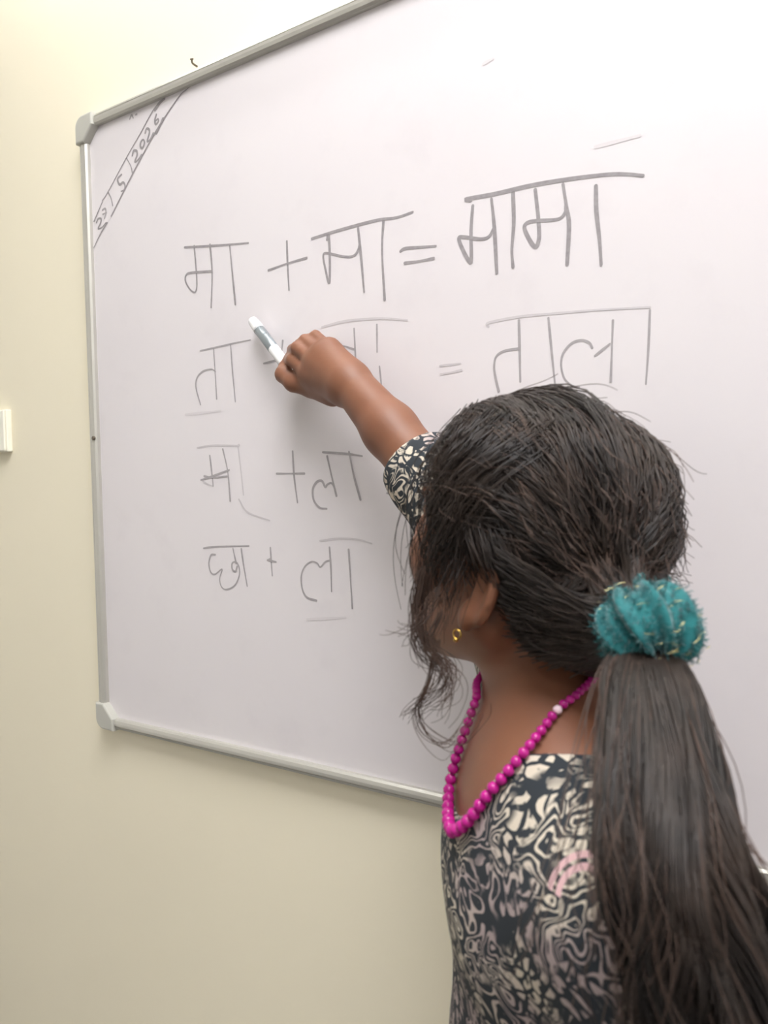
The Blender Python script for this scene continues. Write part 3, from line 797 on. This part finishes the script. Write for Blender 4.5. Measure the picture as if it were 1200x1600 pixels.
# loose locks over the temple and cheek
def locks(name, guides, per, spread, rad, mat, parent, m_=22, curl=.004):
    out = []
    for g_, n_ in zip(guides, per):
        c = catmull(g_, 10); idx = np.linspace(0, len(c) - 1, m_); i0 = np.clip(idx.astype(int), 0, len(c) - 2); fr = (idx - i0)[:, None]
        c = c[i0] * (1 - fr) + c[i0 + 1] * fr
        L = np.linspace(0, 1, m_)[:, None]
        for _ in range(n_):
            o = rng.normal(size=3) * spread; ph = rng.uniform(0, 6); fq = rng.uniform(5, 11)
            cut_ = rng.uniform(.72, 1.0); cc = np.stack([np.interp(L[:, 0] * cut_, L[:, 0], c[:, k]) for k in range(3)], 1)
            out.append(cc + o * (.55 + .9 * L) + curl * L * np.stack([np.sin(L[:, 0] * fq + ph), np.cos(L[:, 0] * fq + ph), np.sin(L[:, 0] * fq * .7)], 1))
    return strands(name, np.array(out), rad * np.linspace(1, .45, m_), mat, parent)
def on_cap(px, py, gap=.003, d0=.49):
    ds = np.linspace(d0 - .12, d0 + .12, 240); pts = np.array([P(px, py, d) for d in ds]); v = cap(pts)
    return pts[np.argmax(v < gap)] if (v < gap).any() else pts[np.argmin(v)]
def face_pt(px, py, gap=.006, d0=.50):
    ds = np.linspace(d0 - .12, d0 + .12, 240); pts = np.array([P(px, py, d) for d in ds]); v = np.minimum(cap(pts), body(pts))
    return pts[np.argmax(v < gap)] if (v < gap).any() else pts[np.argmin(v)]
fg = []
for k in range(10):
    s = k / 9
    x0 = 735 + 150 * s; y0 = 640 + 40 * s                 # from the crown
    x1 = 672 + 66 * s; y1 = 760 + 40 * s
    x2 = 668 + 58 * s; y2 = 860 + 15 * s
    x3 = 672 + 44 * s; y3 = 955 - 25 * s
    fg.append([on_cap(x0, y0, .001), on_cap(x0 * .65 + x1 * .35 - 4, y0 * .65 + y1 * .35, .004), face_pt(x0 * .25 + x1 * .75 - 6, y0 * .25 + y1 * .75, .006), face_pt(x1, y1 + 20), face_pt(x2, y2), face_pt(x3, y3, .008)])
locks('temple_lock', fg, [26, 34, 40, 46, 50, 50, 50, 46, 40, 36], .0065, .00042, M['hair'], hair, 24, .007)
wg = [
 [P(668, 900, .49), P(660, 960, .50), P(668, 1010, .50), P(700, 1040, .50), P(690, 1075, .50), P(650, 1110, .50), P(638, 1130, .50)],
 [P(660, 890, .49), P(650, 950, .49), P(655, 1000, .49), P(680, 1030, .49), P(700, 1050, .49)],
 [P(690, 920, .48), P(665, 965, .48), P(640, 985, .48), P(612, 994, .48)],
 [P(680, 1000, .49), P(665, 1070, .49), P(645, 1110, .49), P(660, 1145, .49), P(700, 1158, .49), P(735, 1110, .49), P(744, 1080, .49)],
 [P(690, 960, .48), P(672, 1010, .48), P(705, 1060, .48), P(695, 1100, .48), P(680, 1120, .48)],
]
sw = []
for k in range(6):
    sw.append([on_cap(690 + 14 * k, 705 + 8 * k, .003), on_cap(712 + 15 * k, 790 + 3 * k, .004), face_pt(738 + 15 * k, 862 + 2 * k, .005), on_cap(775 + 14 * k, 915 + 2 * k, .004), on_cap(850 + 8 * k, 962, .004), PT])
locks('side_swept_lock', sw, [40] * 6, .0045, .00045, M['hair'], hair, 24, .004)
locks('curly_wisp', wg, [26, 40, 10, 12, 14], .0028, .00035, M['hair_wisp'], hair, 30, .004)
# ponytail
def pony(n, m_=20):
    out = []; L = np.linspace(0, 1, m_)[:, None]
    spine = catmull([PT, P(1012, 1060, .398), P(1028, 1180, .362), P(1046, 1310, .338), P(1080, 1420, .328), P(1115, 1530, .322), P(1150, 1660, .322), P(1160, 1800, .33)], 10)
    idx = np.linspace(0, len(spine) - 1, m_); i0 = np.clip(idx.astype(int), 0, len(spine) - 2); fr = (idx - i0)[:, None]
    sp = spine[i0] * (1 - fr) + spine[i0 + 1] * fr
    wid = np.interp(L[:, 0], [0, .12, .3, .5, .75, 1], [.008, .022, .026, .029, .035, .042])[:, None]
    for _ in range(n):
        r = math.sqrt(rng.uniform()); a = rng.uniform(0, 2 * PI)
        o = r * math.cos(a) * RIGHT * 1.05 + r * math.sin(a) * FWD * .8
        ph = rng.uniform(0, 6); fq = rng.uniform(5, 12)
        cl = math.sin(a * 4 + r * 5) 
        w_ = np.stack([np.sin(L[:, 0] * fq + ph), np.cos(L[:, 0] * fq + ph), 0 * L[:, 0]], 1) * .0035 * L + np.sin(L * 13 + cl * 2.5) * .0055 * np.minimum(1, 2 * L) * RIGHT + np.cos(L * 17 + cl * 4 + a) * .004 * np.minimum(1, 2 * L) * FWD
        cut_ = rng.uniform(.6, 1.0)
        p = sp + o * wid + w_
        out.append(np.stack([np.interp(L[:, 0] * cut_, L[:, 0], p[:, k]) for k in range(3)], 1))
    return np.array(out)
ponytail = strands('ponytail', pony(5200), .0006 * np.linspace(1, .6, 20), M['hair_tail'], person)
stray = []
for q in pony(240):
    L = np.linspace(0, 1, 20)[:, None]; stray.append(q + (rng.normal() * .020 - .006) * RIGHT * L ** 1.3 + rng.normal() * .008 * FWD * L + np.sin(L * rng.uniform(5, 12) + rng.uniform(0, 6)) * .005 * L * RIGHT)
strands('stray_hair', np.array(stray), .0004 * np.linspace(1, .5, 20), M['hair_wisp'], ponytail)

# ------------------------------------------------------------------ things she wears and holds
# teal scrunchie
def scrunchie():
    ax = nrm(P(1028, 1060, .405) - P(985, 930, .44)); u = nrm(np.cross(ax, FWD)); v = np.cross(ax, u)
    c = P(1013, 982, .424)
    e = empty('scrunchie', c, 'fuzzy teal scrunchie with gold threads around the ponytail', 'hair tie')
    nu, nv = 120, 28; V = []; Q = []
    for i in range(nu):
        t = i / nu * 2 * PI
        for j in range(nv):
            s = j / nv * 2 * PI
            ruff = 1 + .16 * math.sin(9 * t + 1.5 * math.sin(s)) + .10 * math.sin(17 * t + 2 * s)
            r = .0145 * ruff; R = .0115
            rad = R + r * math.cos(s) * 1.0
            V.append(c + (u * math.cos(t) + v * math.sin(t)) * rad + ax * r * 1.25 * math.sin(s))
            Q.append((i * nv + j, ((i + 1) % nu) * nv + j, ((i + 1) % nu) * nv + (j + 1) % nv, i * nv + (j + 1) % nv))
    V = np.array(V); me = mesh_np('ruffled_band', V, Q); link('ruffled_band', me, M['teal'], e)
    nn = V.reshape(nu, nv, 3); fz = []; gd = []
    for _ in range(5200):
        i, j = rng.integers(nu), rng.integers(nv); p = nn[i, j] + rng.normal(size=3) * .0008
        t = i / nu * 2 * PI; s = j / nv * 2 * PI
        n_ = nrm((u * math.cos(t) + v * math.sin(t)) * math.cos(s) + ax * math.sin(s)) + rng.normal(size=3) * .45
        L = rng.uniform(.0015, .0042); fz.append([p, p + nrm(n_) * L * .6, p + nrm(n_ + rng.normal(size=3) * .3) * L])
    strands('velvet_pile', np.array(fz), np.array([.0003, .0003, .0001]), M['teal'], e)
    for _ in range(130):
        i, j = rng.integers(nu), rng.integers(nv); t = i / nu * 2 * PI; s = j / nv * 2 * PI
        n_ = nrm((u * math.cos(t) + v * math.sin(t)) * math.cos(s) + ax * math.sin(s)); p = nn[i, j] + n_ * .0022
        d = nrm(RIGHT + .35 * UP + rng.normal(size=3) * .25); L = rng.uniform(.0015, .0035); gd.append([p - d * L, p + n_ * .0006, p + d * L])
    strands('gold_thread', np.array(gd), np.array([.00018, .00025, .00018]), M['lurex'], e)
scrunchie()
# bead necklace
def skin_or_dress(p): return np.minimum(body(p), dr(p))
def on_surface(px, py, d0, r):
    """point where the sight line first comes within r of skin or dress, else its closest point to them"""
    ds = np.linspace(d0 - .10, d0 + .14, 320); pts = np.array([P(px, py, d) for d in ds]); v = skin_or_dress(pts)
    return pts[np.argmax(v < r)] if (v < r).any() else pts[np.argmin(v)]
def necklace():
    e = empty('bead_necklace', T(.06, 0, -.1), 'necklace of magenta plastic beads around the neck of the girl', 'necklace')
    near = [(944, 1042), (905, 1082), (873, 1107), (845, 1143), (815, 1180), (785, 1215), (757, 1248), (735, 1278), (718, 1294)]
    far = [(704, 1296), (700, 1262), (703, 1225), (711, 1188), (723, 1152), (735, 1118), (744, 1090)]
    A = [on_surface(x, y, .47, .004) for x, y in near] + [on_surface(x, y, .53, .004) for x, y in far]
    # round the far side of the neck and the nape, kept on the skin
    c0, c1 = A[-1], A[0]
    n0 = T(-.002, 0, -.03); n1 = HC + hf * -.012 - hu * .055
    def axis_at(z): return n0 + (n1 - n0) * ((z - n0[2]) / (n1[2] - n0[2]))
    q0 = c0 - axis_at(c0[2]); q1 = c1 - axis_at(c1[2])
    a0, a1 = math.atan2(q0[1], q0[0]), math.atan2(q1[1], q1[0]); r0, r1 = np.linalg.norm(q0[:2]), np.linalg.norm(q1[:2])
    while a1 > a0: a1 -= 2 * PI                          # clockwise seen from above: front, right side, nape
    for k in range(1, 8):
        s_ = k / 8; th = a0 * (1 - s_) + a1 * s_; z = c0[2] * (1 - s_) + c1[2] * s_ + .006 * math.sin(PI * s_)
        r_ = (r0 * (1 - s_) + r1 * s_) * (1 - math.sin(PI * s_)) + .0500 * math.sin(PI * s_)
        A.append(axis_at(z) + np.array([r_ * math.cos(th), r_ * math.sin(th), 0]))
    A.append(A[0])
    pth = catmull(A, 24); seg = np.linalg.norm(np.diff(pth, axis=0), axis=1); L = np.concatenate([[0], np.cumsum(seg)])
    tot = L[-1]
    V, Q = sweep(pth[::6], .0006, 5); link('thread', mesh_py('thread', V, Q), M['cord'], e)
    b = bmesh.new(); bmesh.ops.create_icosphere(b, subdivisions=2, radius=1.0)
    for v in b.verts: v.co *= 1 + .05 * math.sin(9 * v.co.x + 7 * v.co.z)
    me = bm_mesh('bead', b); me.polygons.foreach_set('use_smooth', np.ones(len(me.polygons), bool)); me.materials.append(M['bead'])
    me2 = me.copy(); me2.materials.clear(); me2.materials.append(M['bead_pale'])
    pend = np.argmin(pth[:, 2]); Lp = L[pend]; x = 0.0; o0 = np.array(e.location); pale = A[2]; best = None; beads = []
    while x < tot - .004:
        q = abs(x - Lp); q = min(q, tot - q); r = .0046 - .0019 * min(1, q / .16)
        pp = np.array([np.interp(x + r, L, pth[:, k]) for k in range(3)])
        o = bpy.data.objects.new('bead', me); COL.objects.link(o); o.parent = e; o.location = Vector(pp - o0)
        o.scale = (r, r, r); o.rotation_euler = tuple(rng.uniform(0, 6, 3)); beads.append((np.linalg.norm(pp - pale), o))
        x += 2 * r * .96
    min(beads, key=lambda z: z[0])[1].data = me2
necklace()
# marker pen between thumb and first finger
def marker():
    a = PB(394, 500, .014); g0 = PB(452, 578, .037); ax = nrm(g0 - a); r = .0068
    e = empty('marker_pen', a, 'white marker pen with a silver label held against the whiteboard', 'marker')
    def lathe(name, prof, mat, sides=20):
        V, Q = sweep([a + ax * z for z, _ in prof], [q for _, q in prof], sides); return link(name, mesh_py(name, V, Q), mat, e)
    lathe('barrel', [(.0225, r * .97), (.0226, r), (.060, r), (.0605, r), (.100, r), (.104, r * .9), (.1055, r * .6)], M['marker_white'])
    lathe('pen_cap', [(.0008, r * .70), (.0018, r * .86), (.004, r * .93), (.020, r * 1.08), (.0222, r * 1.08), (.0224, r * .9)], M['marker_white'])
    lathe('end_plug', [(-.0004, r * .45), (.0002, r * .62), (.0012, r * .66)], M['marker_nib'])
    lathe('label_sleeve', [(.0235, r * 1.001), (.0236, r * 1.012), (.0640, r * 1.012), (.0641, r * 1.001)], M['marker_label'])
marker()
def earring():
    c = on_surface(716, 982, .48, .002)
    pts = [c + RIGHT * -.0 + hu * -.004 + .0030 * (math.cos(t) * hu + math.sin(t) * hf) for t in np.linspace(0, 2 * PI, 17)]
    V, Q = sweep(pts, .0006, 6, False); er = link('earring', mesh_py('earring', V, Q), M['gold'], person)
    b = bmesh.new(); bmesh.ops.create_icosphere(b, subdivisions=2, radius=.0018); bmesh.ops.translate(b, verts=b.verts, vec=Vector(c - hu * .0078))
    link('earring_drop', bm_mesh('earring_drop', b), M['gold'], er)
earring()
